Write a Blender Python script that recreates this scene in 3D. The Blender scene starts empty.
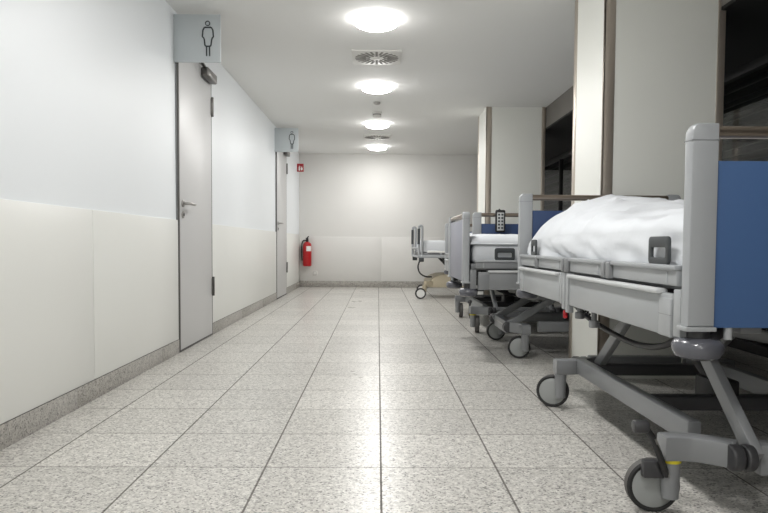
import bpy, bmesh, math, random
from mathutils import Vector, Matrix, noise

random.seed(7)
C = bpy.context.scene.collection
PI = math.pi


# ----------------------------------------------------------------- materials
def srgb(r, g, b):
    def f(c):
        c /= 255.0
        return c / 12.92 if c <= 0.04045 else ((c + 0.055) / 1.055) ** 2.4
    return (f(r), f(g), f(b), 1.0)


def mat(name, col, rough=0.5, metal=0.0, spec=0.5, var=0.0, scale=6.0, bump=0.0, bscale=60.0, emit=None, estr=0.0,
        coat=0.0):
    m = bpy.data.materials.new(name)
    m.use_nodes = True
    nt = m.node_tree
    b = nt.nodes['Principled BSDF']
    b.inputs['Base Color'].default_value = col
    b.inputs['Roughness'].default_value = rough
    b.inputs['Metallic'].default_value = metal
    b.inputs['Specular IOR Level'].default_value = spec
    b.inputs['Coat Weight'].default_value = coat
    if emit:
        b.inputs['Emission Color'].default_value = emit
        b.inputs['Emission Strength'].default_value = estr
    tc = nt.nodes.new('ShaderNodeTexCoord')
    if var > 0:
        n = nt.nodes.new('ShaderNodeTexNoise')
        n.inputs['Scale'].default_value = scale
        n.inputs['Detail'].default_value = 4
        r = nt.nodes.new('ShaderNodeValToRGB')
        r.color_ramp.elements[0].position = 0.3
        r.color_ramp.elements[1].position = 0.7
        r.color_ramp.elements[0].color = tuple(c * (1 - var) for c in col[:3]) + (1,)
        r.color_ramp.elements[1].color = tuple(min(1, c * (1 + var)) for c in col[:3]) + (1,)
        nt.links.new(tc.outputs['Object'], n.inputs['Vector'])
        nt.links.new(n.outputs['Fac'], r.inputs['Fac'])
        nt.links.new(r.outputs['Color'], b.inputs['Base Color'])
    if bump > 0:
        n = nt.nodes.new('ShaderNodeTexNoise')
        n.inputs['Scale'].default_value = bscale
        n.inputs['Detail'].default_value = 3
        bp = nt.nodes.new('ShaderNodeBump')
        bp.inputs['Strength'].default_value = bump
        bp.inputs['Distance'].default_value = 0.01
        nt.links.new(tc.outputs['Object'], n.inputs['Vector'])
        nt.links.new(n.outputs['Fac'], bp.inputs['Height'])
        nt.links.new(bp.outputs['Normal'], b.inputs['Normal'])
    return m


TILE = 0.403
JX, JY = 0.0145, 2.255


def granite(name, tiles=True, rough=0.24, tint=(1.0, 1.0, 1.0), stretch=None):
    m = bpy.data.materials.new(name)
    m.use_nodes = True
    nt = m.node_tree
    N = nt.nodes.new
    L = nt.links.new
    b = nt.nodes['Principled BSDF']
    b.inputs['Specular IOR Level'].default_value = 0.38
    tc = N('ShaderNodeTexCoord')

    def math_(op, a=None, c=None, va=None, vc=None):
        n = N('ShaderNodeMath')
        n.operation = op
        if a is not None:
            L(a, n.inputs[0])
        elif va is not None:
            n.inputs[0].default_value = va
        if c is not None:
            L(c, n.inputs[1])
        elif vc is not None:
            n.inputs[1].default_value = vc
        return n.outputs[0]

    # crystals
    vo = N('ShaderNodeTexVoronoi')
    vo.inputs['Scale'].default_value = 165
    L(tc.outputs['Object'], vo.inputs['Vector'])
    sep = N('ShaderNodeSeparateColor')
    L(vo.outputs['Color'], sep.inputs[0])
    r1 = N('ShaderNodeValToRGB')
    cr = r1.color_ramp
    cr.interpolation = 'LINEAR'
    cr.elements[0].position = 0.0
    cr.elements[0].color = srgb(112,110,107)
    cr.elements[1].position = 1.0
    cr.elements[1].color = srgb(226, 224, 219)
    for p, c in ((0.10, (154, 152, 148)), (0.22, (190, 188, 183)), (0.6, (208, 206, 201))):
        e = cr.elements.new(p)
        e.color = srgb(*c)
    L(sep.outputs[0], r1.inputs['Fac'])
    no = N('ShaderNodeTexNoise')
    no.inputs['Scale'].default_value = 38
    no.inputs['Detail'].default_value = 5
    no.inputs['Roughness'].default_value = 0.7
    L(tc.outputs['Object'], no.inputs['Vector'])
    r2 = N('ShaderNodeValToRGB')
    r2.color_ramp.elements[0].position = 0.32
    r2.color_ramp.elements[0].color = (0.66, 0.655, 0.65, 1)
    r2.color_ramp.elements[1].position = 0.6
    r2.color_ramp.elements[1].color = (0.985, 0.98, 0.97, 1)
    L(no.outputs['Fac'], r2.inputs['Fac'])
    mx = N('ShaderNodeMix')
    mx.data_type = 'RGBA'
    mx.blend_type = 'MULTIPLY'
    mx.inputs[0].default_value = 1.0
    L(r1.outputs['Color'], mx.inputs[6])
    L(r2.outputs['Color'], mx.inputs[7])
    col = mx.outputs[2]
    rgh = None
    if tiles:
        sx = N('ShaderNodeSeparateXYZ')
        L(tc.outputs['Object'], sx.inputs[0])
        ux = math_('DIVIDE', math_('ADD', sx.outputs[0], vc=-JX), vc=TILE)
        uy = math_('DIVIDE', math_('ADD', sx.outputs[1], vc=-JY), vc=TILE)
        fx, fy = math_('FLOOR', ux), math_('FLOOR', uy)
        dx = math_('ABSOLUTE', math_('SUBTRACT', ux, math_('ROUND', ux)))
        dy = math_('ABSOLUTE', math_('SUBTRACT', uy, math_('ROUND', uy)))
        jx = math_('LESS_THAN', dx, vc=0.0085)
        jy = math_('LESS_THAN', dy, vc=0.011)
        cx = N('ShaderNodeCombineXYZ')
        L(fx, cx.inputs[0])
        L(fy, cx.inputs[1])
        wn = N('ShaderNodeTexWhiteNoise')
        wn.noise_dimensions = '2D'
        L(cx.outputs[0], wn.inputs['Vector'])
        tv = math_('ADD', math_('MULTIPLY', wn.outputs['Value'], vc=0.16), vc=0.90)
        m2 = N('ShaderNodeMix')
        m2.data_type = 'RGBA'
        m2.blend_type = 'MULTIPLY'
        m2.inputs[0].default_value = 1.0
        L(col, m2.inputs[6])
        L(tv, m2.inputs[7])
        m3 = N('ShaderNodeMix')
        m3.data_type = 'RGBA'
        jj = math_('MAXIMUM', math_('MULTIPLY', jx, vc=0.8), math_('MULTIPLY', jy, vc=0.42))
        L(jj, m3.inputs[0])
        L(m2.outputs[2], m3.inputs[6])
        m3.inputs[7].default_value = srgb(88, 84, 80)
        col = m3.outputs[2]
        # slightly uneven polish
        n2 = N('ShaderNodeTexNoise')
        n2.inputs['Scale'].default_value = 2.2
        n2.inputs['Detail'].default_value = 3
        L(tc.outputs['Object'], n2.inputs['Vector'])
        rr = math_('ADD', math_('MULTIPLY', n2.outputs['Fac'], vc=0.14), vc=rough - 0.07)
        rr2 = math_('ADD', rr, math_('MULTIPLY', jj, vc=0.4))
        L(rr2, b.inputs['Roughness'])
        L(math_('MULTIPLY', math_('SUBTRACT', va=1.0, c=jj), vc=0.34), b.inputs['Specular IOR Level'])
    else:
        b.inputs['Roughness'].default_value = rough
        mt = N('ShaderNodeMix')
        mt.data_type = 'RGBA'
        mt.blend_type = 'MULTIPLY'
        mt.inputs[0].default_value = 1.0
        L(col, mt.inputs[6])
        mt.inputs[7].default_value = tint + (1,)
        col = mt.outputs[2]
    L(col, b.inputs['Base Color'])
    return m


def glass_mat(name):
    m = bpy.data.materials.new(name)
    m.use_nodes = True
    b = m.node_tree.nodes['Principled BSDF']
    b.inputs['Base Color'].default_value = (0.75, 0.78, 0.78, 1)
    b.inputs['Roughness'].default_value = 0.02
    b.inputs['Transmission Weight'].default_value = 1.0
    b.inputs['IOR'].default_value = 1.3
    return m


M = {
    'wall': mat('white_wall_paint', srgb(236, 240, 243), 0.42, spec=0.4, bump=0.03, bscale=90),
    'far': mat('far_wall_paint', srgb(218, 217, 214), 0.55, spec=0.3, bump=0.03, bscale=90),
    'wain': mat('cream_wall_panel', srgb(232, 233, 229), 0.34, spec=0.45, var=0.012, scale=1.5),
    'ceil': mat('ceiling_paint', srgb(232, 232, 230), 0.8, spec=0.2, bump=0.02, bscale=120),
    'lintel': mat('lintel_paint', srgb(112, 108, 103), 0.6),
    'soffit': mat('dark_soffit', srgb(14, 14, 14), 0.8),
    'column': mat('column_laminate', srgb(234, 235, 229), 0.4, var=0.01, scale=2),
    'steel': mat('brushed_steel', srgb(196, 186, 174), 0.34, metal=0.7),
    'granite': granite('polished_granite_tiles', rough=0.305),
    'skirt': granite('granite_skirting', tiles=False, rough=0.3, tint=(0.72, 0.71, 0.70)),
    'door': mat('door_laminate', srgb(208, 208, 208), 0.42, metal=0.15, spec=0.4),
    'gasket': mat('door_gasket', srgb(92, 90, 88), 0.6),
    'alu': mat('aluminium', srgb(168, 166, 163), 0.3, metal=0.9),
    'hinge': mat('hinge_steel', srgb(110, 108, 106), 0.35, metal=0.9),
    'sign': mat('sign_aluminium', srgb(200, 206, 209), 0.45, metal=0.2),
    'signink': mat('sign_print', srgb(62, 68, 72), 0.5),
    'red': mat('red_enamel', srgb(178, 16, 25), 0.35, coat=0.3),
    'redsign': mat('red_sign_film', srgb(165, 20, 32), 0.4),
    'black': mat('black_plastic', srgb(34, 34, 35), 0.45),
    'rubber': mat('black_rubber', srgb(38, 38, 38), 0.65),
    'tread': mat('grey_tread', srgb(84, 82, 80), 0.6),
    'white': mat('white_plastic', srgb(232, 232, 230), 0.4),
    'vent': mat('vent_plate', srgb(216, 215, 211), 0.5),
    'ventdark': mat('vent_slot', srgb(136, 134, 130), 0.8),
    'bedlight': mat('light_grey_enamel', srgb(164, 167, 169), 0.35, var=0.01),
    'bedpost': mat('grey_post_enamel', srgb(160, 163, 166), 0.38, var=0.01),
    'bedgrip': mat('pale_grip_plastic', srgb(196, 198, 199), 0.4),
    'bedgrey': mat('mid_grey_enamel', srgb(128, 130, 132), 0.35),
    'beddark': mat('dark_grey_enamel', srgb(58, 58, 60), 0.4),
    'bedrail': mat('bronze_steel_rail', srgb(150, 138, 126), 0.3, metal=0.9),
    'bumper': mat('bumper_plastic', srgb(88, 89, 96), 0.25, coat=0.3),
    'blue': mat('blue_laminate', srgb(66, 95, 138), 0.45, spec=0.3, var=0.015, scale=3),
    'navy': mat('dark_blue_laminate', srgb(48, 68, 106), 0.45, spec=0.3),
    'blue_sheen': mat('blue_laminate_grey_sheen', srgb(140, 142, 154), 0.4),  # white wall's grazing reflection on blue laminate, put into the colour
    'sheet': mat('white_bed_linen', srgb(216, 219, 223), 0.85, spec=0.15, bump=0.1, bscale=22),
    'charcoal': mat('charcoal_plastic', srgb(58, 62, 64), 0.45),
    'hub': mat('grey_hub_plastic', srgb(150, 153, 152), 0.45),
    'yellow': mat('yellow_ring', srgb(214, 200, 50), 0.45),
    'beige': mat('beige_cover_plastic', srgb(186, 175, 152), 0.5),
    'key': mat('keypad_face', srgb(196, 198, 198), 0.4),
    'glass': glass_mat('window_glass'),
    'louvre': mat('dark_louvre', srgb(20, 20, 20), 0.5, metal=0.0),
    'slatlip': mat('louvre_edge', srgb(78, 78, 74), 0.5),
    'winframe': mat('dark_window_frame', srgb(22, 22, 22), 0.5),
    'lamp': mat('opal_diffuser', srgb(250, 250, 248), 0.4, emit=(1.0, 0.985, 0.965, 1), estr=112.0),
    'lampside': mat('opal_diffuser_rim', srgb(250, 250, 248), 0.4, emit=(1.0, 0.985, 0.965, 1), estr=20.0),
}


# ----------------------------------------------------------------- mesh helpers
class MB:
    def __init__(self):
        self.v, self.f, self.mi, self.mats = [], [], [], []

    def _m(self, m):
        if m not in self.mats:
            self.mats.append(m)
        return self.mats.index(m)

    def add_bm(self, bm, m, xf=None):
        k = self._m(m)
        o = len(self.v)
        bm.verts.ensure_lookup_table()
        bm.verts.index_update()
        for v in bm.verts:
            co = xf @ v.co if xf else v.co
            self.v.append(tuple(co))
        for f in bm.faces:
            self.f.append([o + v.index for v in f.verts])
            self.mi.append(k)
        bm.free()
        return self

    def box(self, x0, x1, y0, y1, z0, z1, m, bev=0.0, seg=2, xf=None):
        bm = bmesh.new()
        bmesh.ops.create_cube(bm, size=1.0)
        sx, sy, sz = abs(x1 - x0), abs(y1 - y0), abs(z1 - z0)
        for v in bm.verts:
            v.co = Vector(((x0 + x1) / 2 + v.co.x * sx, (y0 + y1) / 2 + v.co.y * sy, (z0 + z1) / 2 + v.co.z * sz))
        if bev > 0:
            bmesh.ops.bevel(bm, geom=bm.edges[:], offset=min(bev, 0.49 * min(sx, sy, sz)), segments=seg, profile=0.5,
                            affect='EDGES')
        return self.add_bm(bm, m, xf)

    def bar(self, p, q, w, h, m, bev=0.004, up=(0, 0, 1)):
        p, q = Vector(p), Vector(q)
        d = q - p
        ln = d.length
        y = d.normalized()
        x = y.cross(Vector(up))
        if x.length < 1e-4:
            x = y.cross(Vector((1, 0, 0)))
        x.normalize()
        z = x.cross(y)
        xf = Matrix((x, y, z)).transposed().to_4x4()
        xf.translation = (p + q) / 2
        return self.box(-w / 2, w / 2, -ln / 2, ln / 2, -h / 2, h / 2, m, bev, 2, xf)

    def cyl(self, p, q, r, m, n=20, r2=None, bev=0.0):
        p, q = Vector(p), Vector(q)
        d = q - p
        bm = bmesh.new()
        bmesh.ops.create_cone(bm, cap_ends=True, segments=n, radius1=r, radius2=r if r2 is None else r2, depth=d.length)
        if bev > 0:
            es = [e for e in bm.edges if abs(e.verts[0].co.z - e.verts[1].co.z) < 1e-6]
            bmesh.ops.bevel(bm, geom=es, offset=bev, segments=3, profile=0.5, affect='EDGES')
        xf = d.to_track_quat('Z', 'Y').to_matrix().to_4x4()
        xf.translation = (p + q) / 2
        return self.add_bm(bm, m, xf)

    def lathe(self, prof, m, n=32, axis_xf=None):
        bm = bmesh.new()
        rings = []
        for r, z in prof:
            if r < 1e-5:
                rings.append([bm.verts.new((0, 0, z))])
            else:
                rings.append([bm.verts.new((r * math.cos(2 * PI * i / n), r * math.sin(2 * PI * i / n), z)) for i in range(n)])
        for a, b in zip(rings, rings[1:]):
            for i in range(n):
                j = (i + 1) % n
                if len(a) == 1 and len(b) == 1:
                    continue
                if len(a) == 1:
                    bm.faces.new((a[0], b[i], b[j]))
                elif len(b) == 1:
                    bm.faces.new((a[i], b[0], a[j]))
                else:
                    bm.faces.new((a[i], b[i], b[j], a[j]))
        bmesh.ops.recalc_face_normals(bm, faces=bm.faces[:])
        return self.add_bm(bm, m, axis_xf)

    def tube(self, pts, r, m, n=10, cap=True):
        pts = [Vector(p) for p in pts]
        bm = bmesh.new()
        rings = []
        t0 = (pts[1] - pts[0]).normalized()
        nrm = t0.orthogonal().normalized()
        for i, p in enumerate(pts):
            t = (pts[min(i + 1, len(pts) - 1)] - pts[max(i - 1, 0)]).normalized()
            nrm = (nrm - t * nrm.dot(t)).normalized()
            bi = t.cross(nrm)
            rings.append([bm.verts.new(p + (nrm * math.cos(2 * PI * k / n) + bi * math.sin(2 * PI * k / n)) * r) for k in range(n)])
        for a, b in zip(rings, rings[1:]):
            for k in range(n):
                j = (k + 1) % n
                bm.faces.new((a[k], a[j], b[j], b[k]))
        if cap:
            bm.faces.new(rings[0][::-1])
            bm.faces.new(rings[-1])
        bmesh.ops.recalc_face_normals(bm, faces=bm.faces[:])
        return self.add_bm(bm, m)

    def prism(self, poly, z0, z1, m, bev=0.0, xf=None, hole=None):
        """polygon in local xy extruded along z; a hole loop has as many points as the outline"""
        bm = bmesh.new()
        n = len(poly)
        a = [bm.verts.new((x, y, z0)) for x, y in poly]
        b = [bm.verts.new((x, y, z1)) for x, y in poly]
        for i in range(n):
            j = (i + 1) % n
            bm.faces.new((a[i], a[j], b[j], b[i]))
        if hole:
            c = [bm.verts.new((x, y, z0)) for x, y in hole]
            d = [bm.verts.new((x, y, z1)) for x, y in hole]
            for i in range(n):
                j = (i + 1) % n
                bm.faces.new((c[j], c[i], d[i], d[j]))
                bm.faces.new((a[j], a[i], c[i], c[j]))
                bm.faces.new((b[i], b[j], d[j], d[i]))
        else:
            bm.faces.new(a[::-1])
            bm.faces.new(b)
        bmesh.ops.recalc_face_normals(bm, faces=bm.faces[:])
        if bev > 0:
            es = [e for e in bm.edges if abs(e.verts[0].co.z - e.verts[1].co.z) < 1e-6 and len(e.link_faces) == 2
                  and e.calc_face_angle(0) > 0.6]
            bmesh.ops.bevel(bm, geom=es, offset=bev, segments=2, profile=0.5, affect='EDGES')
        return self.add_bm(bm, m, xf)

    def build(self, name, parent=None, loc=None, rot=None, smooth=True):
        me = bpy.data.meshes.new(name)
        me.from_pydata(self.v, [], self.f)
        for m in self.mats:
            me.materials.append(m)
        me.polygons.foreach_set('material_index', self.mi)
        if smooth:
            me.polygons.foreach_set('use_smooth', [True] * len(me.polygons))
            me.set_sharp_from_angle(angle=0.62)
        me.update()
        o = bpy.data.objects.new(name, me)
        C.objects.link(o)
        if parent:
            o.parent = parent
        if loc:
            o.location = loc
        if rot:
            o.rotation_euler = rot
        return o


def spline(pts, n=10):
    pts = [Vector(p) for p in pts]
    out = []
    for i in range(len(pts) - 1):
        p0, p1, p2, p3 = pts[max(i - 1, 0)], pts[i], pts[i + 1], pts[min(i + 2, len(pts) - 1)]
        for k in range(n):
            t = k / n
            out.append(0.5 * ((2 * p1) + (p2 - p0) * t + (2 * p0 - 5 * p1 + 4 * p2 - p3) * t * t + (3 * p1 - p0 - 3 * p2 + p3) * t ** 3))
    out.append(pts[-1])
    return out


def rrect(w, h, r, n=4, cx=0.0, cy=0.0):
    out = []
    for sx, sy, a0 in ((1, 1, 0), (-1, 1, 90), (-1, -1, 180), (1, -1, 270)):
        for k in range(n + 1):
            a = math.radians(a0 + 90 * k / n)
            out.append((cx + sx * (w / 2 - r) + r * math.cos(a), cy + sy * (h / 2 - r) + r * math.sin(a)))
    return out


def tag(o, label, cat, group=None):
    o['label'] = label
    o['category'] = cat
    if group:
        o['group'] = group
    return o


def thing(name, label, cat, loc=(0, 0, 0), rotz=0.0, group=None):
    o = bpy.data.objects.new(name, None)
    o.empty_display_size = 0.1
    C.objects.link(o)
    o.location = loc
    o.rotation_euler = (0, 0, rotz)
    return tag(o, label, cat, group)


def struct(o, label=None, cat=None):
    o['kind'] = 'structure'
    if label:
        o['label'] = label
        o['category'] = cat
    return o


# ----------------------------------------------------------------- the setting
H = 2.385            # ceiling height
XL = -1.418          # left wall
YF, YB = 11.8, -4.2  # far and near end walls
XG = 2.74            # glazing line
XC, XW = 1.287, 1.955  # column front, lintel face
LB = 2.125           # lintel underside
WT = 0.94            # top of the wall panelling

struct(MB().box(XL - 0.2, XG + 0.3, YB - 0.2, YF + 0.2, -0.12, 0.0, M['granite']).build('floor'),
       'polished speckled granite tile floor of the corridor', 'floor')
struct(MB().box(XL - 0.2, XW + 0.12, YB - 0.2, YF + 0.2, H, H + 0.12, M['ceil']).build('ceiling'),
       'plain white corridor ceiling with round lamps', 'ceiling')
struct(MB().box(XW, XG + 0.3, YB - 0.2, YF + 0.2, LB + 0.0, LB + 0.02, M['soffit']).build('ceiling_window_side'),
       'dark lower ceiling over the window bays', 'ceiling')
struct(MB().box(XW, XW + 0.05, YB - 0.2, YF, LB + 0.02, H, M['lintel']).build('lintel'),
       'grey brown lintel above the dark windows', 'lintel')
struct(MB().box(XL - 0.2, XL, YB, YF, 0, H, M['wall']).build('wall_left'),
       'white corridor wall on the left with two doors', 'wall')
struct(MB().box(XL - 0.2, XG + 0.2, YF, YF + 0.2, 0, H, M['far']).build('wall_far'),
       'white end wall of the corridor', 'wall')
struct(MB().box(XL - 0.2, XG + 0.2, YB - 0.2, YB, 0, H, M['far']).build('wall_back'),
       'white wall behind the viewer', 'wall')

D1 = (4.64, 5.55)
D2 = (9.1, 10.05)
DH = 2.19
# wall panelling on the left, seams between the boards
w = MB()
for y0, y1 in ((YB, -2.6), (-2.6, -0.9), (-0.9, 0.9), (0.9, 3.25), (3.25, D1[0] - 0.01), (D1[1] + 0.012, D2[0] - 0.01), (D2[1] + 0.012, YF)):
    w.box(XL, XL + 0.012, y0 + 0.003, y1 - 0.003, 0.097, WT, M['wain'], 0.002)
struct(w.build('wall_panelling_left'), 'cream wall panels along the lower left wall', 'wall panel')
w = MB()
for x0, x1 in ((XL + 0.012, 0.06), (0.06, 1.6), (1.6, XG)):
    w.box(x0 + 0.002, x1 - 0.002, YF - 0.008, YF, 0.11, 0.905, M['far'], 0.002)
struct(w.build('wall_panelling_far'), 'pale wall panels along the lower end wall', 'wall panel')

w = MB()  # dark strip paints the shade in the gap between panelling and skirting
for y0, y1 in ((YB, D1[0] - 0.012), (D1[1] + 0.014, D2[0] - 0.012), (D2[1] + 0.014, YF)):
    w.box(XL, XL + 0.0135, y0, y1, 0.0945, 0.0985, M['gasket'])
struct(w.build('shadow_gap_strip'), 'dark strip painted as the shadow gap above the left skirting', 'trim')
b = MB()
for y0, y1 in ((YB, D1[0] - 0.012), (D1[1] + 0.014, D2[0] - 0.012), (D2[1] + 0.014, YF)):
    y = y0
    while y < y1 - 1e-6:
        e = min(y + 1.209, y1)
        b.box(XL, XL + 0.016, y + 0.001, e - 0.001, 0, 0.095, M['skirt'], 0.002)
        y = e
struct(b.build('baseboard_left'), 'grey granite skirting below the left wall', 'baseboard')
b = MB()
x = XL + 0.02
while x < XG - 1e-6:
    e = min(x + 0.806, XG)
    b.box(x + 0.001, e - 0.001, YF - 0.02, YF, 0, 0.11, M['skirt'], 0.002)
    x = e
struct(b.build('baseboard_far'), 'grey granite skirting below the end wall', 'baseboard')


def column(xc, xe, y0, y1, label):
    o = MB().box(xc + 0.004, xe - 0.004, y0 + 0.004, y1 - 0.004, 0, H, M['column']).build('column')
    struct(o, label, 'column')
    for x0, x1, ya, yb in ((xc, xc + 0.066, y0, y0 + 0.012), (xc, xc + 0.012, y1 - 0.06, y1),
                           (xe - 0.045, xe, y0, y0 + 0.03)):
        MB().box(x0, x1, ya, yb, 0.0, H if x0 < XW - 0.1 else LB + 0.3, M['steel'], 0.003).build('corner_trim', o)
    # return of the near corner trim on the corridor face
    MB().box(xc, xc + 0.012, y0, y0 + 0.016, 0.0, H, M['steel'], 0.003).build('corner_trim', o)
    return o


column(XC, 1.985, 3.79, 4.375, 'cream clad column with steel edges behind the nearest bed')
column(1.255, 1.95, 7.70, 8.33, 'cream clad column with steel edges at the far end of the window side')

# dark windows behind the columns, outside louvres
gb = -4.0
k = 1
for y0, y1 in ((-4.2, -0.2), (-0.2, 3.9), (3.9, 7.9), (7.9, 11.8)):
    g = MB()
    fr = MB()
    for ya in (y0 + 0.03, (y0 + y1) / 2, y1 - 0.03):
        fr.box(XG - 0.03, XG + 0.03, ya - 0.028, ya + 0.028, 0, LB, M['winframe'], 0.003)
    for za in (0.04, LB - 0.03):
        fr.box(XG - 0.03, XG + 0.03, y0, y1, za - 0.035, za + 0.035, M['winframe'], 0.003)
    o = struct(fr.build('window_%d' % k), 'dark full height window, bay %s along the corridor' %
               ('behind the viewer', 'beside the nearest bed', 'behind the middle beds', 'beside the farthest bed')[k - 1],
               'window')
    MB().box(XG - 0.004, XG + 0.004, y0 + 0.03, y1 - 0.03, 0.05, LB - 0.04, M['glass']).build('glass_pane', o)
    lv = MB()
    z = 0.1
    while z < LB + 0.1:
        lv.bar((XG + 0.15, y0 + 0.02, z), (XG + 0.15, y1 - 0.02, z), 0.11, 0.006, M['louvre'], 0.001, up=(-0.9, 0, 1))
        lv.bar((XG + 0.111, y0 + 0.02, z - 0.036), (XG + 0.111, y1 - 0.02, z - 0.036), 0.006, 0.007, M['slatlip'], 0.001)
        z += 0.115
    lv.build('louvre_blind', o)
    k += 1
struct(MB().box(XG + 0.27, XG + 0.3, YB - 0.2, YF + 0.2, 0, LB, M['soffit']).build('night_panel'),  # panel whose dark colour stands for the night beyond the louvres
       'dark panel painted as the night outside the louvres', 'wall')


# ----------------------------------------------------------------- doors on the left
def door(k, y0, y1, label):
    X0 = XL + 0.002
    leaf = MB().box(X0 - 0.03, X0 + 0.017, y0 + 0.016, y1 - 0.016, 0.016, DH - 0.012, M['door'], 0.002).build('door_%d' % k)
    struct(leaf, label, 'door')
    f = MB()
    f.box(XL - 0.02, XL + 0.0175, y0 - 0.008, y0 + 0.014, 0, DH, M['gasket'], 0.002)
    f.box(XL - 0.02, XL + 0.0175, y1 - 0.014, y1 + 0.008, 0, DH, M['gasket'], 0.002)
    f.box(XL - 0.02, XL + 0.012, y0 - 0.008, y1 + 0.008, DH - 0.009, DH + 0.006, M['gasket'], 0.002)
    f.box(XL - 0.02, XL + 0.0175, y0, y1, 0.0, 0.014, M['gasket'], 0.002)
    f.box(XL, XL + 0.009, y0 - 0.02, y0 - 0.007, WT + 0.001, DH + 0.02, M['bedgrey'], 0.002)
    f.build('door_frame', leaf)
    fx = X0 + 0.017
    zc = 1.06
    h = MB()
    h.cyl((fx, y0 + 0.07, zc), (fx + 0.012, y0 + 0.07, zc), 0.026, M['alu'], 24, bev=0.003)
    h.tube(spline([(fx + 0.01, y0 + 0.07, zc), (fx + 0.045, y0 + 0.07, zc), (fx + 0.056, y0 + 0.085, zc),
                   (fx + 0.056, y0 + 0.14, zc), (fx + 0.054, y0 + 0.2, zc)], 6), 0.0105, M['alu'], 12)
    h.build('handle', leaf)
    lk = MB()
    lk.cyl((fx, y0 + 0.07, zc - 0.078), (fx + 0.01, y0 + 0.07, zc - 0.078), 0.025, M['alu'], 24, bev=0.003)
    lk.cyl((fx + 0.009, y0 + 0.07, zc - 0.078), (fx + 0.014, y0 + 0.07, zc - 0.078), 0.011, M['gasket'], 16)
    lk.build('lock_cylinder', leaf)
    for z in (0.335, 1.835):
        hg = MB()
        hg.cyl((fx + 0.008, y1 - 0.004, z), (fx + 0.008, y1 - 0.004, z + 0.16), 0.011, M['hinge'], 14, bev=0.002)
        hg.box(fx - 0.004, fx + 0.006, y1 - 0.03, y1 + 0.022, z + 0.01, z + 0.15, M['hinge'], 0.002)
        hg.build('hinge', leaf)
    cl = MB()
    cl.box(fx, fx + 0.06, y1 - 0.33, y1 - 0.04, DH - 0.10, DH - 0.025, M['hinge'], 0.014, 3)
    cl.bar((fx + 0.03, y1 - 0.3, DH - 0.03), (fx + 0.03, y1 - 0.62, DH + 0.015), 0.022, 0.014, M['hinge'], 0.003)
    cl.box(fx - 0.002, fx + 0.045, y1 - 0.64, y1 - 0.5, DH + 0.0, DH + 0.025, M['hinge'], 0.004)
    cl.build('door_closer', leaf)
    return leaf


door(1, D1[0], D1[1], 'pale grey washroom door with lever handle, the nearer of two')
door(2, D2[0], D2[1], 'narrow looking pale grey door near the end of the corridor')


def toilet_sign(y, label):
    X0, X1, Z0, Z1 = XL, XL + 0.322, 2.03, 2.354
    o = MB().box(X0, X1, y, y + 0.022, Z0, Z1, M['sign'], 0.002).build('restroom_sign')
    tag(o, label, 'sign', None)
    s = 0.328 / 240.0
    x_of = lambda c: X0 + (c - 77) * s
    z_of = lambda c: Z1 - (c - 82) * s
    p = MB()
    out = [(233, 147), (225, 160), (222, 194), (229, 206), (234, 238), (242, 241), (243, 290), (254, 290), (256, 243),
           (259, 243), (260, 290), (262, 290), (265, 240), (268, 238), (272, 206), (277, 194), (275, 160), (267, 147)]
    out = [(233, 147), (225, 160), (222, 195), (228, 197), (232, 208), (235, 238), (243, 241), (243, 290)]
    out2 = [(258, 290), (258, 241), (265, 238), (269, 208), (273, 197), (278, 195), (275, 160), (267, 147), (233, 147)]

    def ribbon(pts, wd):
        for (a, b_), (c, d) in zip(pts, pts[1:]):
            p.bar((x_of(a), y - 0.0012, z_of(b_)), (x_of(c), y - 0.0012, z_of(d)), wd, 0.003, M['signink'], 0, up=(0, 1, 0))
    ribbon(out, 0.0095)
    ribbon(out2, 0.0095)
    ribbon([(243, 241), (258, 241)], 0.0095)
    ring = [(249 + 11 * math.cos(2 * PI * i / 20), 127 + 11 * math.sin(2 * PI * i / 20)) for i in range(21)]
    ribbon(ring, 0.006)
    p.build('pictogram', o)
    return o


toilet_sign(4.60, 'square grey restroom sign with outlined figure above the nearer door')
toilet_sign(9.02, 'small looking grey restroom sign above the far door')

# ----------------------------------------------------------------- ceiling fittings
LX = -0.02
lamp_lab = {4.75: 'round glowing ceiling lamp nearest the viewer', 6.73: 'second round glowing ceiling lamp, just past the square vent',
            8.80: 'third round glowing ceiling lamp, just past the smoke detector', 10.85: 'last round glowing ceiling lamp before the end wall',
            2.62: 'round ceiling lamp above the nearest bed foot', 0.58: 'round ceiling lamp straight above the viewer',
            -1.46: 'round ceiling lamp just behind the viewer', -3.4: 'round ceiling lamp at the corridor back wall'}
for y in (4.75, 6.73, 8.80, 10.85, 2.62, 0.58, -1.46, -3.4):
    t = thing('ceiling_lamp', lamp_lab[y], 'lamp', (LX, y, H), 0, 'round corridor ceiling lamps')
    MB().lathe([(0, 0.0), (0.13, 0.0), (0.13, -0.01), (0.126, -0.014), (0, -0.014)], M['white'], 40).build('lamp_base', t)
    MB().lathe([(0.134, -0.008), (0.148, -0.016), (0.151, -0.03), (0.146, -0.042)], M['lampside'], 32).lathe(
        [(0.146, -0.042), (0.118, -0.054), (0.07, -0.061), (0, -0.063)], M['lamp'], 32).build(
        'diffuser', t)

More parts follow.
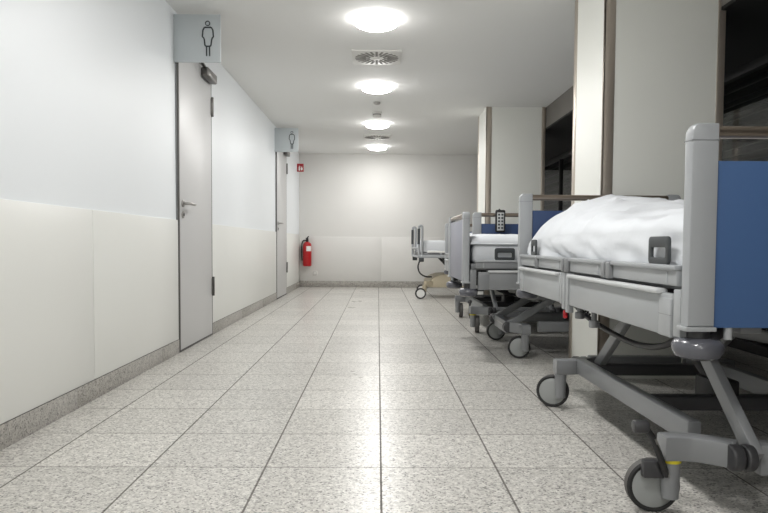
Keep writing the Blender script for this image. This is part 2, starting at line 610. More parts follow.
for y, lab in ((5.70, 'square ceiling air vent with radial slots between the first two lamps'),
               (9.90, 'square ceiling air vent near the end wall')):
    v = MB()
    v.box(-0.208, 0.208, -0.208, 0.208, -0.012, 0, M['vent'], 0.003)
    for i in range(24):
        a = 2 * PI * i / 24
        r0, r1 = (0.06, 0.185) if i % 2 == 0 else (0.095, 0.185)
        ca, sa = math.cos(a), math.sin(a)
        v.bar((r0 * ca, r0 * sa, -0.0125), (r1 * ca, r1 * sa, -0.0125), 0.02, 0.004, M['ventdark'], 0)
    v.cyl((0, 0, -0.011), (0, 0, -0.02), 0.03, M['vent'], 24, bev=0.003)
    tag(v.build('air_vent', None, (LX, y, H)), lab, 'vent')

t = thing('smoke_detector', 'round white smoke detector hanging between second and third ceiling lamps', 'smoke detector', (LX, 8.06, H))
MB().lathe([(0, 0), (0.062, 0), (0.062, -0.02), (0.056, -0.026), (0, -0.026)], M['vent'], 28).build('detector_base', t)
MB().lathe([(0.052, -0.026), (0.052, -0.04), (0.0, -0.04)], M['ventdark'], 28).build('smoke_slot', t)
MB().lathe([(0, -0.04), (0.054, -0.04), (0.05, -0.058), (0.03, -0.07), (0.0, -0.072)], M['vent'], 28).build('detector_head', t)
o = MB().lathe([(0, 0), (0.04, 0), (0.04, -0.014), (0.03, -0.026), (0.012, -0.03), (0.0, -0.03)], M['alu'], 24).build(
    'motion_sensor', None, (LX, 7.5, H))
tag(o, 'small flat ceiling sensor just before the smoke detector', 'sensor')

# ----------------------------------------------------------------- end wall items
ex, ey = -1.262, YF - 0.095
t = thing('fire_extinguisher', 'red fire extinguisher hung on the end wall by the corner', 'fire extinguisher', (ex, ey, 0.375))
MB().lathe([(0, 0), (0.06, 0.0), (0.074, 0.012), (0.077, 0.03), (0.077, 0.36), (0.068, 0.405), (0.04, 0.43), (0.026, 0.437), (0, 0.437)],
           M['red'], 28).build('cylinder', t)
MB().cyl((0, 0, 0.43), (0, 0, 0.475), 0.024, M['black'], 16).box(-0.02, 0.02, -0.055, 0.03, 0.475, 0.505, M['black'], 0.006).bar(
    (0, -0.01, 0.505), (0.02, 0.05, 0.535), 0.022, 0.012, M['black']).build('valve_handle', t)
MB().tube(spline([(-0.02, -0.02, 0.46), (-0.07, -0.04, 0.45), (-0.098, -0.02, 0.36), (-0.095, -0.01, 0.2), (-0.09, -0.01, 0.1)], 6),
          0.012, M['black'], 10).build('hose', t)
lb = MB()
bm = bmesh.new()
vs = []
for i in range(9):
    a = math.radians(-95 + 9 * i)
    vs.append((bm.verts.new((0.0785 * math.cos(a), 0.0785 * math.sin(a), 0.27)), bm.verts.new((0.0785 * math.cos(a), 0.0785 * math.sin(a), 0.36))))
for p_, q_ in zip(vs, vs[1:]):
    bm.faces.new((p_[0], q_[0], q_[1], p_[1]))
lb.add_bm(bm, M['white'])
lb.build('white_sticker', t)
MB().box(-0.03, 0.03, 0.07, 0.0945, 0.1, 0.42, M['gasket'], 0.003).build('wall_bracket', t)

s = MB().box(XL, XL + 0.115, 11.5, 11.515, 2.03, 2.17, M['redsign'], 0.002).build('fire_sign')
tag(s, 'small red extinguisher sign sticking out of the left wall', 'sign')
pg = MB()
pg.box(XL + 0.028, XL + 0.052, 11.498, 11.5005, 2.05, 2.115, M['white'], 0.0)
pg.bar((XL + 0.04, 11.499, 2.115), (XL + 0.04, 11.499, 2.135), 0.01, 0.002, M['white'], 0, up=(0, 1, 0))
pg.bar((XL + 0.04, 11.499, 2.13), (XL + 0.06, 11.499, 2.118), 0.007, 0.002, M['white'], 0, up=(0, 1, 0))
fl = [(0.068, 0.025), (0.09, 0.025), (0.1, 0.045), (0.094, 0.075), (0.088, 0.065), (0.086, 0.105), (0.076, 0.075), (0.07, 0.085), (0.062, 0.05)]
pg.prism([(XL + a, 2.03 + b_) for a, b_ in fl], 0, 0.002, M['white'], 0,
         Matrix.Translation((0, 11.4998, 0)) @ Matrix.Rotation(PI / 2, 4, 'X'))
pg.build('pictogram', s)

t = thing('wall_socket', 'small square white wall socket low on the end wall', 'socket', (-1.135, YF - 0.008, 0.245))
MB().box(-0.045, 0.045, -0.01, 0, -0.045, 0.045, M['vent'], 0.004).build('cover_plate', t)
MB().box(-0.03, 0.03, -0.013, -0.009, -0.03, 0.03, M['gasket'], 0.002).box(-0.026, 0.026, -0.0145, -0.0125, -0.026, 0.026, M['vent'], 0.002).build(
    'hinged_cover', t)

# ----------------------------------------------------------------- hospital beds
W = 0.95
LN = 2.05


def sx(s, a):
    """x of a point inset a from side s (-1 left, 1 right)"""
    return s * (W / 2 - a)


def endboard(root, name, y, out, z0, zt, pan_top, panel_mat, rail_mat):
    """out = -1: outer face looks to -y"""
    yc = y
    pb = MB()
    pb.box(sx(-1, 0.083), sx(1, 0.083), yc - 0.013, yc + 0.013, z0 - 0.003, pan_top, panel_mat, 0.003)
    pnl = pb.build(name, root)
    for s in (-1, 1):
        p = MB()
        x0, x1 = sorted((sx(s, 0.015), sx(s, 0.088)))
        cx, hw = (x0 + x1) / 2, (x1 - x0) / 2
        # outline in xz: rounded outer shoulder
        o_ = s
        prof = [(cx - o_ * hw, z0), (cx + o_ * hw, z0), (cx + o_ * hw, zt - 0.03)]
        for k in range(1, 6):
            a = PI / 2 * k / 5
            prof.append((cx + o_ * (hw - 0.022 * (1 - math.cos(a))), zt - 0.03 + 0.03 * math.sin(a)))
        prof.append((cx - o_ * hw, zt))
        xf = Matrix.Translation((0, yc + 0.0225, 0)) @ Matrix.Rotation(PI / 2, 4, 'X')
        p.prism(prof, 0, 0.045, M['bedpost'], 0.008, xf)
        # seam of the cap, pale edge strip
        p.box(x0 - 0.0006, x1 + 0.0006, yc - 0.0232, yc + 0.0232, zt - 0.0455, zt - 0.0435, M['bedgrey'])
        p.box(x0 - 0.004 if s > 0 else x0 - 0.006, x1 + 0.006 if s > 0 else x1 + 0.004, yc - 0.026, yc + 0.03, z0 - 0.012, z0, M['bedlight'], 0.003)
        p.build('post', pnl)
    r = MB()
    r.cyl((sx(-1, 0.08), yc, zt - 0.021), (sx(1, 0.08), yc, zt - 0.021), 0.0165, rail_mat, 18)
    r.build('top_rail', pnl)
    for s in (-1, 1):
        pins = MB()
        pins.cyl((sx(s, 0.135), yc, z0 - 0.035), (sx(s, 0.135), yc, z0 + 0.01), 0.011, M['bedlight'], 12)
        pins.build('locking_pin', pnl)
    return pnl


def caster(root, s, u, end, ang, pedal):
    """end = -1 foot end, 1 head end. ang = direction in which the wheel trails, degrees in bed axes"""
    ca = 0.047 if end < 0 else 0.08
    x0 = sx(s, ca)
    st = Vector((x0, u, 0))
    arm = MB()
    # casting: thick block over the stem, curving in to the cross beam
    ue = u + end * 0.095
    poly = [(0.026, -0.03), (0.026, 0.03), (-0.03, 0.032), (-0.075, 0.030 + end * 0.004)]
    pts_o = spline([(0.028, -0.0, 0), (-0.045, end * 0.003, 0), (-0.095, end * 0.028, 0), (-0.15, end * 0.07, 0)], 6)
    left, right = [], []
    for i, p in enumerate(pts_o):
        t = (pts_o[min(i + 1, len(pts_o) - 1)] - pts_o[max(i - 1, 0)]).normalized()
        n = Vector((-t.y, t.x, 0))
        left.append(p + n * 0.031)
        right.append(p - n * 0.031)
    poly = [(x0 + s * p.x, u + p.y) for p in left + right[::-1]]
    arm.prism(poly, 0.168, 0.238, M['bedgrey'], 0.007)
    o = arm.build('caster_arm', root)
    rl = MB()
    for a0, a1 in ((0.165, 0.198), (0.204, 0.232)):
        rl.cyl((sx(s, a0), u + end * 0.088, 0.2), (sx(s, a1), u + end * 0.088, 0.2), 0.037, M['beddark'], 24, bev=0.006)
    rl.build('pivot_roller', o)
    # stem
    a = math.radians(ang)
    d = Vector((math.cos(a), math.sin(a), 0))
    n = Vector((d.y, -d.x, 0))           # wheel sits on the n side of the stem
    sm = MB()
    sm.cyl(st + Vector((0, 0, 0.055)), st + Vector((0, 0, 0.166)), 0.024, M['bedgrey'], 24, r2=0.027)
    sm.cyl(st + Vector((0, 0, 0.16)), st + Vector((0, 0, 0.169)), 0.0285, M['yellow'] if pedal else M['bedgrey'], 24)
    sm.build('stem', o)
    c = st + d * 0.038 + n * 0.038 + Vector((0, 0, 0.0775))
    q = n.to_track_quat('Z', 'Y').to_matrix().to_4x4()
    q.translation = c
    ty = MB()
    ty.lathe([(0.0625, -0.017), (0.071, -0.019), (0.0755, -0.015), (0.0765, -0.013)], M['rubber'], 40, q)
    ty.lathe([(0.0765, -0.013), (0.0768, 0.0), (0.0765, 0.013)], M['tread'], 40, q)
    ty.lathe([(0.0765, 0.013), (0.0755, 0.015), (0.071, 0.019), (0.0625, 0.017)], M['rubber'], 40, q)
    w_ = ty.build('tyre', o)
    hb = MB()
    hb.lathe([(0, -0.02), (0.05, -0.02), (0.0635, -0.016), (0.0635, 0.016), (0.05, 0.02), (0, 0.02)], M['hub'], 36, q)
    hb.cyl(c - n * 0.018, c + n * 0.024, 0.014, M['bedgrey'], 16)
    hb.build('wheel', o)
    if pedal:
        pm = MB()
        base = st + d * 0.018 - n * 0.02
        outd = d
        p0 = base + Vector((0, 0, 0.125))
        p1 = base + outd * 0.015 - n * 0.01 + Vector((0, 0, 0.16))
        p2 = base + outd * 0.045 - n * 0.01 + Vector((0, 0, 0.235))
        p3 = base + outd * 0.07 - n * 0.01 + Vector((0, 0, 0.268))
        pm.tube(spline([p0, p1, p2, p3], 6), 0.0095, M['black'], 10)
        pm.bar(p0 + Vector((0.004, -0.008, 0)), p2 + Vector((0.004, -0.008, 0)), 0.005, 0.006, M['alu'], 0)
        pm.bar(base + outd * 0.062 + n * 0.022 + Vector((0, 0, 0.137)), base + outd * 0.0 + n * 0.022 + Vector((0, 0, 0.137)), 0.03, 0.05, M['beddark'], 0.005)
        pm.cyl(p3 - outd * 0.012, p3 + outd * 0.03, 0.018, M['beddark'], 18, bev=0.005)
        pm.build('brake_pedal', root)
    return o


def make_bed(label, loc, rotz, dz=0.0, shift=0.0, foot_top=1.10, foot_z0=0.566, foot_pan=1.003, foot_mat='blue', side_mat='bedlight',
             trail=(180, 180, 180, 180), pedals=(True, True), cable=True, handle_at=0.222, run=0.42):
    root = thing('hospital_bed', label, 'bed', loc, rotz, 'parked hospital beds')
    ft = foot_top + dz
    endboard(root, 'footboard', 0.0225, -1, foot_z0 + dz, ft, foot_pan + dz, M[foot_mat], M['bedrail'])
    endboard(root, 'headboard', LN - 0.0225, 1, 0.566 + dz, 1.07 + dz, 0.975 + dz, M['navy'], M['bedrail'])
    # bumpers
    for s in (-1, 1):
        for y in (0.045, LN - 0.045):
            bmp = MB()
            x = sx(s, 0.066)
            xf = Matrix.Translation((x, y, 0.507 + dz))
            bmp.lathe([(0, -0.031), (0.042, -0.031), (0.058, -0.024), (0.066, -0.008), (0.066, 0.008), (0.058, 0.02), (0.04, 0.027), (0, 0.027)],
                      M['bumper'], 32, xf)
            bmp.cyl((x, y, 0.53 + dz), (x, y, foot_z0 - 0.012 + dz if y < 1 else 0.556 + dz), 0.03, M['beddark'], 20)
            bmp.bar((x, y, 0.515 + dz), (sx(s, 0.17), y + (0.06 if y < 1 else -0.06), 0.55 + dz), 0.03, 0.03, M['beddark'])
            bmp.build('corner_bumper', root)
    side = M[side_mat]
    for s in (-1, 1):
        xb = sx(s, 0.0)

        def bx(mb, a0, a1, y0, y1, z0, z1, m, bev=0.003):
            x0, x1 = sorted((sx(s, a0), sx(s, a1)))
            mb.box(x0, x1, y0, y1, z0 + dz, z1 + dz, m, bev)
        # upper tier: folded side rail, four lengths with lugs
        for y0, y1 in ((0.085, 0.565), (0.655, 1.065), (1.17, 1.60), (1.63, 1.985)):
            r = MB()
            bx(r, 0.022, 0.047, y0, y1, 0.668, 0.714, side, 0.004)
            bx(r, 0.012, 0.05, y0 - 0.004, y1 + 0.004, 0.711, 0.726, M['bedpost'], 0.005)
            bx(r, 0.019, 0.03, y0 + 0.05, y0 + 0.06, 0.674, 0.708, M['bedpost'], 0.002)
            r.build('side_rail', root)
        for y0, y1 in ((0.57, 0.604), (0.616, 0.65), (1.08, 1.105), (1.13, 1.155), (1.605, 1.625)):
            lg = MB()
            bx(lg, 0.008, 0.05, y0, y1, 0.664, 0.722, M['bedgrey'], 0.005)
            lg.build('rail_joint', root)
        # lower tier: big panels with pale grip bar
        for y0, y1 in ((0.105, 1.065), (1.215, 1.985)):
            p = MB()
            bx(p, 0.02, 0.048, y0, y1, 0.5235, 0.645, side, 0.005)
            e0, e1 = (y0, y0 + 0.075) if y0 < 1 else (y1 - 0.075, y1)
            bx(p, 0.016, 0.05, e0, e1, 0.5235, 0.632, side, 0.003)
            bx(p, 0.0153, 0.03, e0, e1, 0.585, 0.5865, M['bedgrey'], 0)
            pp = p.build('side_panel', root)
            g = MB()
            bx(g, 0.003, 0.04, y0 + (0.065 if y0 < 1 else 0.01), y1 - 0.005, 0.641, 0.657, M['bedgrip'], 0.007)
            g.build('grip_bar', pp)
        for y0, y1, z0 in ((0.05, 0.092, 0.53), (1.08, 1.11, 0.49), (1.13, 1.165, 0.5), (1.175, 1.20, 0.52), (1.985, 2.0, 0.53)):
            v = MB()
            bx(v, 0.018, 0.046, y0, y1, z0, 0.66, side, 0.003)
            v.build('rail_upright', root)
        # grab handles that keep the mattress in place
        for uc, wd in ((handle_at, 0.137), (1.74, 0.10)):
            h = MB()
            outl = rrect(wd, 0.083, 0.014)
            hole = rrect(wd - 0.042, 0.030, 0.006, cy=-0.006)
            xf = Matrix.Translation((sx(s, 0.033) - 0.005, uc, 0.766 + dz)) @ Matrix.Rotation(PI / 2, 4, 'Z') @ Matrix.Rotation(PI / 2, 4, 'X')
            h.prism(outl, 0, 0.010, M['charcoal'], 0.003, xf, hole)
            h.build('grab_handle', root)
        # chassis side beam and lift arms
        bm_ = MB()
        bm_.box(*sorted((sx(s, 0.15), sx(s, 0.195))), 0.26 + shift, 1.36 + shift, 0.172, 0.245, M['bedgrey'], 0.008)
        bm_.build('chassis_beam', root)
        top = 0.555 + dz
        la = MB()
        u0 = 0.045 + shift
        la.bar((sx(s, 0.236), u0, 0.2), (sx(s, 0.236), u0 + run, top), 0.03, 0.05, M['bedgrey'], 0.005)
        la.cyl((sx(s, 0.214), u0 + run * 0.72, 0.2 + (top - 0.2) * 0.72), (sx(s, 0.222), u0 + run * 0.72, 0.2 + (top - 0.2) * 0.72), 0.014, M['alu'], 16)
        la.build('lift_arm', root)
        la = MB()
        u1 = 1.31 + shift
        la.bar((sx(s, 0.236), u1, 0.22), (sx(s, 0.236), u1 - run - 0.02, top), 0.03, 0.05, M['bedgrey'], 0.005)
        la.build('lift_arm', root)
    lk = MB()
    lk.bar((sx(1, 0.236), 1.05, 0.42 + dz * 0.5), (sx(1, 0.236), 0.5, 0.44 + dz * 0.5), 0.03, 0.045, M['bedgrey'], 0.005)
    lk.build('lift_link', root)
    # mattress platform and under frame
    pf = MB()
    pf.box(sx(-1, 0.055), sx(1, 0.055), 0.06, 1.95, 0.655 + dz, 0.70 + dz, M['bedgrey'], 0.006)
    pf.build('mattress_platform', root)
    uf = MB()
    for s in (-1, 1):
        uf.box(*sorted((sx(s, 0.19), sx(s, 0.25))), 0.06, 1.95, 0.54 + dz, 0.60 + dz, M['bedgrey'], 0.005)
        for y in (0.15, 0.7, 1.3, 1.85):
            uf.box(*sorted((sx(s, 0.2), sx(s, 0.24))), y, y + 0.04, 0.595 + dz, 0.66 + dz, M['beddark'], 0.004)
    for y in (0.08, 0.6, 1.2, 1.88):
        uf.box(sx(-1, 0.055), sx(1, 0.055), y, y + 0.05, 0.555 + dz, 0.59 + dz, M['beddark'], 0.004)
    uf.build('under_frame', root)
    mo = MB()
    mo.cyl((0.0, 0.7 + shift, 0.26), (0.0, 1.02 + shift, 0.43 + dz * 0.6), 0.03, M['black'], 18)
    mo.box(-0.05, 0.05, 0.64 + shift, 0.78 + shift, 0.2, 0.29, M['black'], 0.01)
    mo.bar((0, 1.0 + shift, 0.42 + dz * 0.6), (0, 1.2, 0.56 + dz), 0.03, 0.03, M['beddark'])
    mo.build('lift_motor', root)
    for y0, z0, z1 in ((0.05 + shift, 0.15, 0.235), (1.46 + shift, 0.15, 0.235)):
        cb = MB()
        cb.box(sx(-1, 0.252), sx(1, 0.252), y0, y0 + 0.06, z0, z1, M['bedgrey'], 0.006)
        cb.box(sx(-1, 0.28), sx(1, 0.28), y0 - 0.0015, y0 + 0.0615, 0.2, 0.206, M['alu'], 0)
        cb.build('cross_beam', root)
    for y0 in (0.62, 1.25):
        cb = MB()
        cb.box(sx(-1, 0.16), sx(1, 0.16), y0 + shift, y0 + 0.06 + shift, 0.185, 0.235, M['beddark'], 0.006)
        cb.build('cross_beam', root)
    i = 0
    for u, end in ((0.145, -1), (1.375, 1)):
        for s in (-1, 1):
            caster(root, s, u + shift, end, trail[i], (end < 0) and pedals[(s + 1) // 2])
            i += 1
    if cable:
        cb = MB()
        pts = spline([(sx(-1, 0.16), 1.43, 0.53 + dz), (sx(-1, 0.13), 1.32, 0.50 + dz), (sx(-1, 0.12), 1.1, 0.465 + dz), (sx(-1, 0.13), 0.85, 0.435 + dz),
                      (sx(-1, 0.14), 0.62, 0.425 + dz), (sx(-1, 0.15), 0.42, 0.455 + dz), (sx(-1, 0.17), 0.26, 0.545 + dz)], 12)
        cb.tube(pts, 0.011, M['black'], 10)
        coil = []
        for k in range(90):
            t_ = k / 89
            b_ = Vector((sx(-1, 0.14), 1.42 - 0.22 * t_, 0.525 + dz - 0.05 * t_))
            a_ = t_ * 2 * PI * 8
            coil.append(b_ + Vector((0.017 * math.cos(a_), 0, 0.017 * math.sin(a_))))
        cb.tube(coil, 0.0055, M['black'], 8)
        cb.build('spiral_cable', root)
    rd = MB()
    rd.cyl((sx(-1, 0.03), 1.145, 0.46 + dz), (sx(-1, 0.03), 1.145, 0.495 + dz), 0.01, M['redsign'], 14, bev=0.003)
    rd.build('red_release_knob', root)
    for y, z in ((1.04, 0.47), (0.86, 0.455)):
        hk = MB()
        hk.cyl((sx(-1, 0.06), y, z + 0.02 + dz), (sx(-1, 0.06), y, 0.53 + dz), 0.011, M['bedgrey'], 14)
        hk.cyl((sx(-1, 0.06), y, z + dz), (sx(-1, 0.06), y, z + 0.028 + dz), 0.02, M['bedgrey'], 16, bev=0.004)
        hk.bar((sx(-1, 0.06), y, 0.53 + dz), (sx(-1, 0.2), y, 0.56 + dz), 0.025, 0.02, M['beddark'])
        hk.build('drainage_hook', root)
    return root


def smooth01(t):
    t = max(0.0, min(1.0, t))
    return t * t * (3 - 2 * t)


def lerp_tab(tab, u):
    for (a, va), (b_, vb) in zip(tab, tab[1:]):
        if u <= b_:
            t = (u - a) / (b_ - a)
            t = t * t * (3 - 2 * t)
            return va + (vb - va) * max(0, t)
    return tab[-1][1]


def duvet(label, loc, rotz, dz, ridge, shoulder, hem=0.732, u0=0.07, u1=1.925, seed=1.0, wr=1.0):
    """white duvet: a hem that hangs down both sides and both ends and a crown over the mattress"""
    a0 = 0.058
    xe = W / 2 - a0
    nu, na = 96, 56
    bm = bmesh.new()
    top = []
    for i in range(nu + 1):
        row = []
        tu = i / nu
        for j in range(na + 1):
            # ease towards the borders, so that more rows follow the rounded edges
            def ease(t):
                return t + 0.16 * math.sin(2 * PI * t) * -1 / 1.4 if False else 0.5 - 0.5 * math.cos(PI * t) * (0.55 + 0.45 * abs(math.cos(PI * t)))
            eu, ej = ease(tu), ease(j / na)
            x = -xe + 2 * xe * ej
            u = u0 + (u1 - u0) * eu
            hr = lerp_tab(ridge, u)
            hs = lerp_tab(shoulder, u)
            q = abs(x) / xe
            # crown
            z = hs + (hr - hs) * (1 - q ** 2.2)
            # rounded shoulder falling to the hem
            de = (1 - q) * xe
            du = min(u - u0, (u1 - u)) * 0.9
            r = 0.055
            f1 = math.sqrt(max(0, 1 - max(0, 1 - de / r) ** 2))
            f2 = math.sqrt(max(0, 1 - max(0, 1 - du / (r * 1.8)) ** 2))
            lo = hs - 0.05
            z = lo + (z - lo) * min(f1, 1) * f2 if True else z
            p = Vector((x, u, 0))
            wv = noise.noise(Vector((x * 4.0 + seed, u * 3.1, seed))) * 0.011 + noise.noise(Vector((x * 11 + u * 5, u * 8 - x * 3, seed * 2))) * 0.0055
            cr = 1 - abs(noise.noise(Vector((x * 3.2 + u * 2.4 + seed, u * 2.2 - x * 2.6, seed * 3))))
            z += (wv + 0.009 * max(0, cr - 0.86) * 7) * wr * f1 * f2
            row.append(bm.verts.new((x, u, z + dz)))
        top.append(row)
    for i in range(nu):
        for j in range(na):
            bm.faces.new((top[i][j], top[i][j + 1], top[i + 1][j + 1], top[i + 1][j]))
    # hem
    border = [(0, j) for j in range(na)] + [(i, na) for i in range(nu)] + [(nu, j) for j in range(na, 0, -1)] + [(i, 0) for i in range(nu, 0, -1)]
    prev = [top[i][j] for i, j in border]
    base = [v.co.copy() for v in prev]
    K = 7
    for k in range(1, K + 1):
        cur = []
        t = k / K
        for idx, v in enumerate(base):
            ii, jj = border[idx]
            nx = -1 if jj == 0 else (1 if jj == na else 0)
            ny = -1 if ii == 0 else (1 if ii == nu else 0)
            sgn = idx * 0.13
            bul = 0.008 * math.sin(PI * t) + wr * 0.007 * noise.noise(Vector((v.x * 9 + seed, v.y * 7 + t * 1.6, seed + t * 2)))
            # drawn-in folds running down from the shoulder
            fold = abs(noise.noise(Vector((v.y * 5 + t * 1.5 + v.x, seed * 1.7, t * 0.7))))
            bul -= 0.010 * wr * max(0, 0.12 - fold) / 0.12 * t
            hz = (hem + dz) if not ny else (hem + dz)
            cur.append(bm.verts.new((v.x + nx * bul, v.y + ny * bul * 0.5, v.z + (hz - v.z) * t)))
        n = len(cur)
        for idx in range(n):
            j2 = (idx + 1) % n
            bm.faces.new((prev[idx], prev[j2], cur[j2], cur[idx]))
        prev = cur
    bmesh.ops.recalc_face_normals(bm, faces=bm.faces[:])
    mb = MB().add_bm(bm, M['sheet'])
    o = mb.build('duvet', None, loc, (0, 0, rotz))
    me = o.data
    md = o.modifiers.new('cloth_thickness', 'SOLIDIFY')
    md.thickness = 0.006
    md.offset = -1
    return tag(o, label, 'duvet', 'white duvets on the beds')


def mattress(label, loc, rotz, dz, u0=0.075, u1=1.90, top=0.83):
    m = MB()
    m.box(sx(-1, 0.072), sx(1, 0.072), u0, u1, 0.70 + dz, top + dz, M['sheet'], 0.03, 4)
    return tag(m.build('mattress', None, loc, (0, 0, rotz)), label, 'mattress', 'mattresses on the beds')


# nearest bed, parallel to the corridor
B1 = (0.80 + W / 2, 1.71, 0)
R1 = 0.006
make_bed('large grey hospital bed nearest the viewer with bright blue footboard', B1, R1, trail=(176, 170, 160, 150))
duvet('big heaped white duvet on the nearest bed', B1, R1, 0,
      [(0.0, 0.885), (0.5, 0.895), (0.9, 0.922), (1.3, 0.985), (1.65, 1.035), (1.8, 1.035), (2.0, 1.02)],
      [(0.0, 0.865), (1.2, 0.868), (1.6, 0.86), (1.95, 0.835), (2.0, 0.83)], seed=3.1, wr=1.8, u1=1.965, hem=0.702)

# second bed, pushed in across the corridor with its foot towards us
B2 = (0.572, 4.385 + W / 2, 0)
D2Z = -0.05
make_bed('grey hospital bed standing crosswise behind the nearest bed, blue footboard with painted grey violet sheen', B2, -PI / 2, D2Z, shift=0.29, foot_top=1.05,
         foot_z0=0.58, foot_pan=1.0, foot_mat='blue_sheen', side_mat='bedgrey', trail=(-90, -98, -60, -90), pedals=(False, False), handle_at=0.285, run=0.52)
mattress('white mattress on the crosswise bed behind the nearest bed', B2, -PI / 2, D2Z, top=0.842)
duvet('flat white duvet on the crosswise bed behind the nearest bed', B2, -PI / 2, D2Z,
      [(0.0, 0.905), (1.0, 0.90), (2.0, 0.91)], [(0.0, 0.888), (2.0, 0.88)], seed=8.4, wr=0.7, u0=0.058, hem=0.83)

# two pale stickers low on the crosswise bed's near foot corner
bed2 = bpy.data.objects['hospital_bed.001']
for z in (0.452, 0.492):
    m = MB()
    m.box(W / 2 - 0.053, W / 2 - 0.048, 0.096, 0.146, z - 0.011, z + 0.011, M['white'], 0.001)
    o = m.build('white_sticker', bed2)
m = MB()
m.box(W / 2 - 0.085, W / 2 - 0.053, 0.09, 0.152, 0.42, 0.56, M['beddark'], 0.004)
m.build('control_box', bed2)

# third bed, parallel again
B3 = (0.795 + W / 2, 5.60, 0)
R3 = 0.015
make_bed('grey hospital bed with dark blue boards behind the crosswise bed', B3, R3, -0.045, foot_mat='navy', trail=(80, 95, 85, 60))
duvet('white duvet on the bed with the hand control', B3, R3, -0.045,
      [(0.0, 0.97), (0.4, 1.0), (1.2, 0.95), (2.0, 0.98)], [(0.0, 0.87), (2.0, 0.86)], seed=5.7, hem=0.702)

# hand control hooked over the foot rail of the third bed
hc = thing('hand_control', 'white keypad hand control hooked over a bed rail', 'remote control', (1.037, 5.60, 0.0), R3)
m = MB()
m.box(-0.042, 0.042, -0.046, -0.012, 0.885, 1.075, M['black'], 0.012, 3)
m.build('housing', hc)
m = MB()
m.box(-0.029, 0.029, -0.048, -0.044, 0.90, 1.052, M['key'], 0.002)
m.build('keypad', hc)
for r_ in range(5):
    for c_ in range(2):
        kx = -0.014 + 0.028 * c_
        kz = 1.034 - 0.028 * r_
        m = MB()
        m.box(kx - 0.009, kx + 0.009, -0.0505, -0.0475, kz - 0.008, kz + 0.008, M['charcoal'], 0.001)
        m.build('button', hc)
m = MB()
m.tube(spline([(0, -0.02, 1.055), (0, -0.012, 1.074), (0, 0.0225, 1.081), (0, 0.045, 1.06), (0, 0.046, 1.02)], 6), 0.006, M['black'], 8)
m.build('hook', hc)

# farthest bed: older tubular model with a beige chassis cover, slightly askew
B4 = (0.56, 9.72, 0)
R4 = -PI / 2 + 0.05
r4 = thing('hospital_bed', 'white and beige hospital bed farthest down the corridor, with tubular foot loops', 'bed', B4, R4, 'parked hospital beds')
hw = 0.43
for s in (-1, 1):
    m = MB()
    pts = [(s * hw - 0.0, 0.0, 0.60), (s * hw, 0.0, 1.0), (s * hw, 0.008, 1.03), (s * hw, 0.022, 1.042), (s * hw, 0.036, 1.03), (s * hw, 0.044, 0.99),
           (s * hw, 0.044, 0.62)]
    m.tube(spline(pts, 5), 0.017, M['bedpost'], 12)
    m.build('foot_loop', r4)
    m = MB()
    m.tube([(s * hw, -0.004, 0.78), (s * hw, -0.004, 1.0)], 0.02, M['charcoal'], 12)
    m.build('loop_grip', r4)
    m = MB()
    m.box(s * hw - 0.02, s * hw + 0.02, 0.0, 1.9, 0.585, 0.625, M['bedpost'], 0.006)
    m.build('side_beam', r4)
    m = MB()
    m.box(s * (hw + 0.005) - 0.012, s * (hw + 0.005) + 0.012, 0.12, 1.6, 0.66, 0.69, M['white'], 0.006)
    for y in (0.3, 0.9, 1.5):
        m.box(s * (hw + 0.005) - 0.01, s * (hw + 0.005) + 0.01, y, y + 0.03, 0.62, 0.67, M['bedpost'], 0.003)
    m.build('side_rail', r4)
m = MB()
m.tube([(-hw, 0.0, 0.72), (hw, 0.0, 0.72)], 0.014, M['bedpost'], 12)
m.tube([(-hw, 0.0, 0.60), (hw, 0.0, 0.60)], 0.016, M['bedpost'], 12)
m.build('foot_crossbar', r4)
m = MB()
m.box(-hw + 0.01, hw - 0.01, 0.03, 1.93, 0.60, 0.655, M['bedgrey'], 0.006)
m.build('mattress_platform', r4)
m = MB()
m.prism([(0.17, 0.16), (0.17, 0.25), (0.24, 0.31), (0.34, 0.345), (1.7, 0.39), (1.8, 0.35), (1.85, 0.16)], -0.36, 0.36, M['beige'], 0.012,
        Matrix(((0, 0, 1, 0), (1, 0, 0, 0), (0, 1, 0, 0), (0, 0, 0, 1))))
m.build('chassis_cover', r4)
m = MB()
for s in (-1, 1):
    m.bar((s * 0.2, 0.6, 0.34), (s * 0.2, 0.36, 0.6), 0.035, 0.035, M['beddark'])
    m.bar((s * 0.2, 1.4, 0.34), (s * 0.2, 1.6, 0.6), 0.035, 0.035, M['beddark'])
m.build('lift_arm', r4)
for s in (-1, 1):
    m = MB()
    m.box(s * hw - 0.028, s * hw + 0.028, 0.0, 0.07, 0.53, 0.59, M['charcoal'], 0.008)
    m.build('corner_bumper', r4)
m = MB()
m.tube(spline([(0.4, 0.02, 0.56), (0.42, -0.01, 0.46), (0.41, 0.02, 0.37), (0.36, 0.1, 0.32), (0.3, 0.2, 0.31)], 8), 0.011, M['black'], 10)
m.build('power_cable', r4)
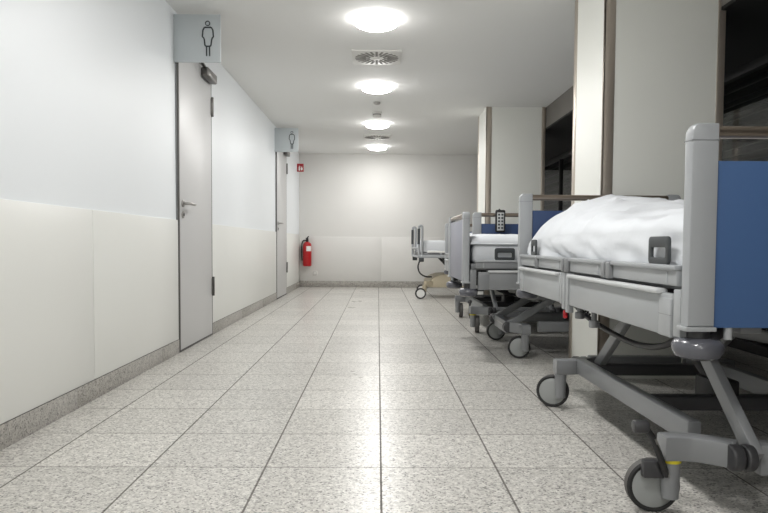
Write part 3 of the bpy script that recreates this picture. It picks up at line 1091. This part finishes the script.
for s in (-1, 1):
    for y, dy in ((0.09 if s > 0 else 0.2, -0.06), (1.72, 0.06)):
        m = MB()
        m.bar((s * 0.33, y + 0.12 * (1 if y < 1 else -1), 0.22), (s * 0.38, y, 0.22), 0.06, 0.07, M['beige'], 0.01)
        m.cyl((s * 0.38, y, 0.10), (s * 0.38, y, 0.2), 0.03, M['beige'], 18)
        ar = m.build('caster_arm', r4)
        q = Vector((1, 0, 0)).to_track_quat('Z', 'Y').to_matrix().to_4x4()
        q.translation = (s * 0.405, y + dy, 0.0785)
        m = MB()
        m.lathe([(0.058, -0.02), (0.072, -0.02), (0.078, -0.012), (0.078, 0.012), (0.072, 0.02), (0.058, 0.02)], M['rubber'], 32, q)
        m.build('tyre', ar)
        m = MB()
        m.lathe([(0, -0.021), (0.059, -0.019), (0.059, 0.019), (0, 0.021)], M['white'], 32, q)
        m.bar((s * 0.385, y, 0.11), (s * 0.385, y + dy, 0.09), 0.03, 0.03, M['beige'])
        m.build('wheel', ar)
tag(MB().box(-hw + 0.03, hw - 0.03, 0.05, 1.88, 0.655, 0.835, M['sheet'], 0.035, 4).build('mattress', None, B4, (0, 0, R4)),
    'white mattress on the farthest bed by the end wall', 'mattress', 'mattresses on the beds')

# ----------------------------------------------------------------- world, camera, view
wd = bpy.data.worlds.new('night')
bpy.context.scene.world = wd
wd.use_nodes = True
wd.node_tree.nodes['Background'].inputs[0].default_value = (0.012, 0.013, 0.016, 1)
wd.node_tree.nodes['Background'].inputs[1].default_value = 1.0

cd = bpy.data.cameras.new('camera')
co = bpy.data.objects.new('camera', cd)
C.objects.link(co)
F = 655.0
cd.sensor_width = 36.0
cd.sensor_fit = 'HORIZONTAL'
cd.lens = F * 36.0 / 768.0
cd.shift_y = 16.5 / 768.0
cd.clip_start = 0.05
cd.clip_end = 60
yaw, pitch, roll = math.atan(6.2 / F), math.atan(29.0 / F), 0.006
mw = Matrix.Rotation(-yaw, 4, 'Z') @ Matrix.Rotation(PI / 2 - pitch, 4, 'X') @ Matrix.Rotation(roll, 4, 'Z')
mw.translation = (0, 0, 0.78)
co.matrix_world = mw
sc = bpy.context.scene
sc.camera = co
sc.view_settings.view_transform = 'Standard'
sc.view_settings.look = 'None'
sc.view_settings.gamma = 1.0
sc.view_settings.use_curve_mapping = False
sc.view_settings.exposure = 0.0
sc.cycles.max_bounces = 10
sc.cycles.diffuse_bounces = 6
sc.cycles.glossy_bounces = 5
sc.cycles.transmission_bounces = 6
sc.cycles.use_denoising = True
sc.cycles.sample_clamp_indirect = 6.0
sc.cycles.caustics_reflective = False
sc.cycles.caustics_refractive = False
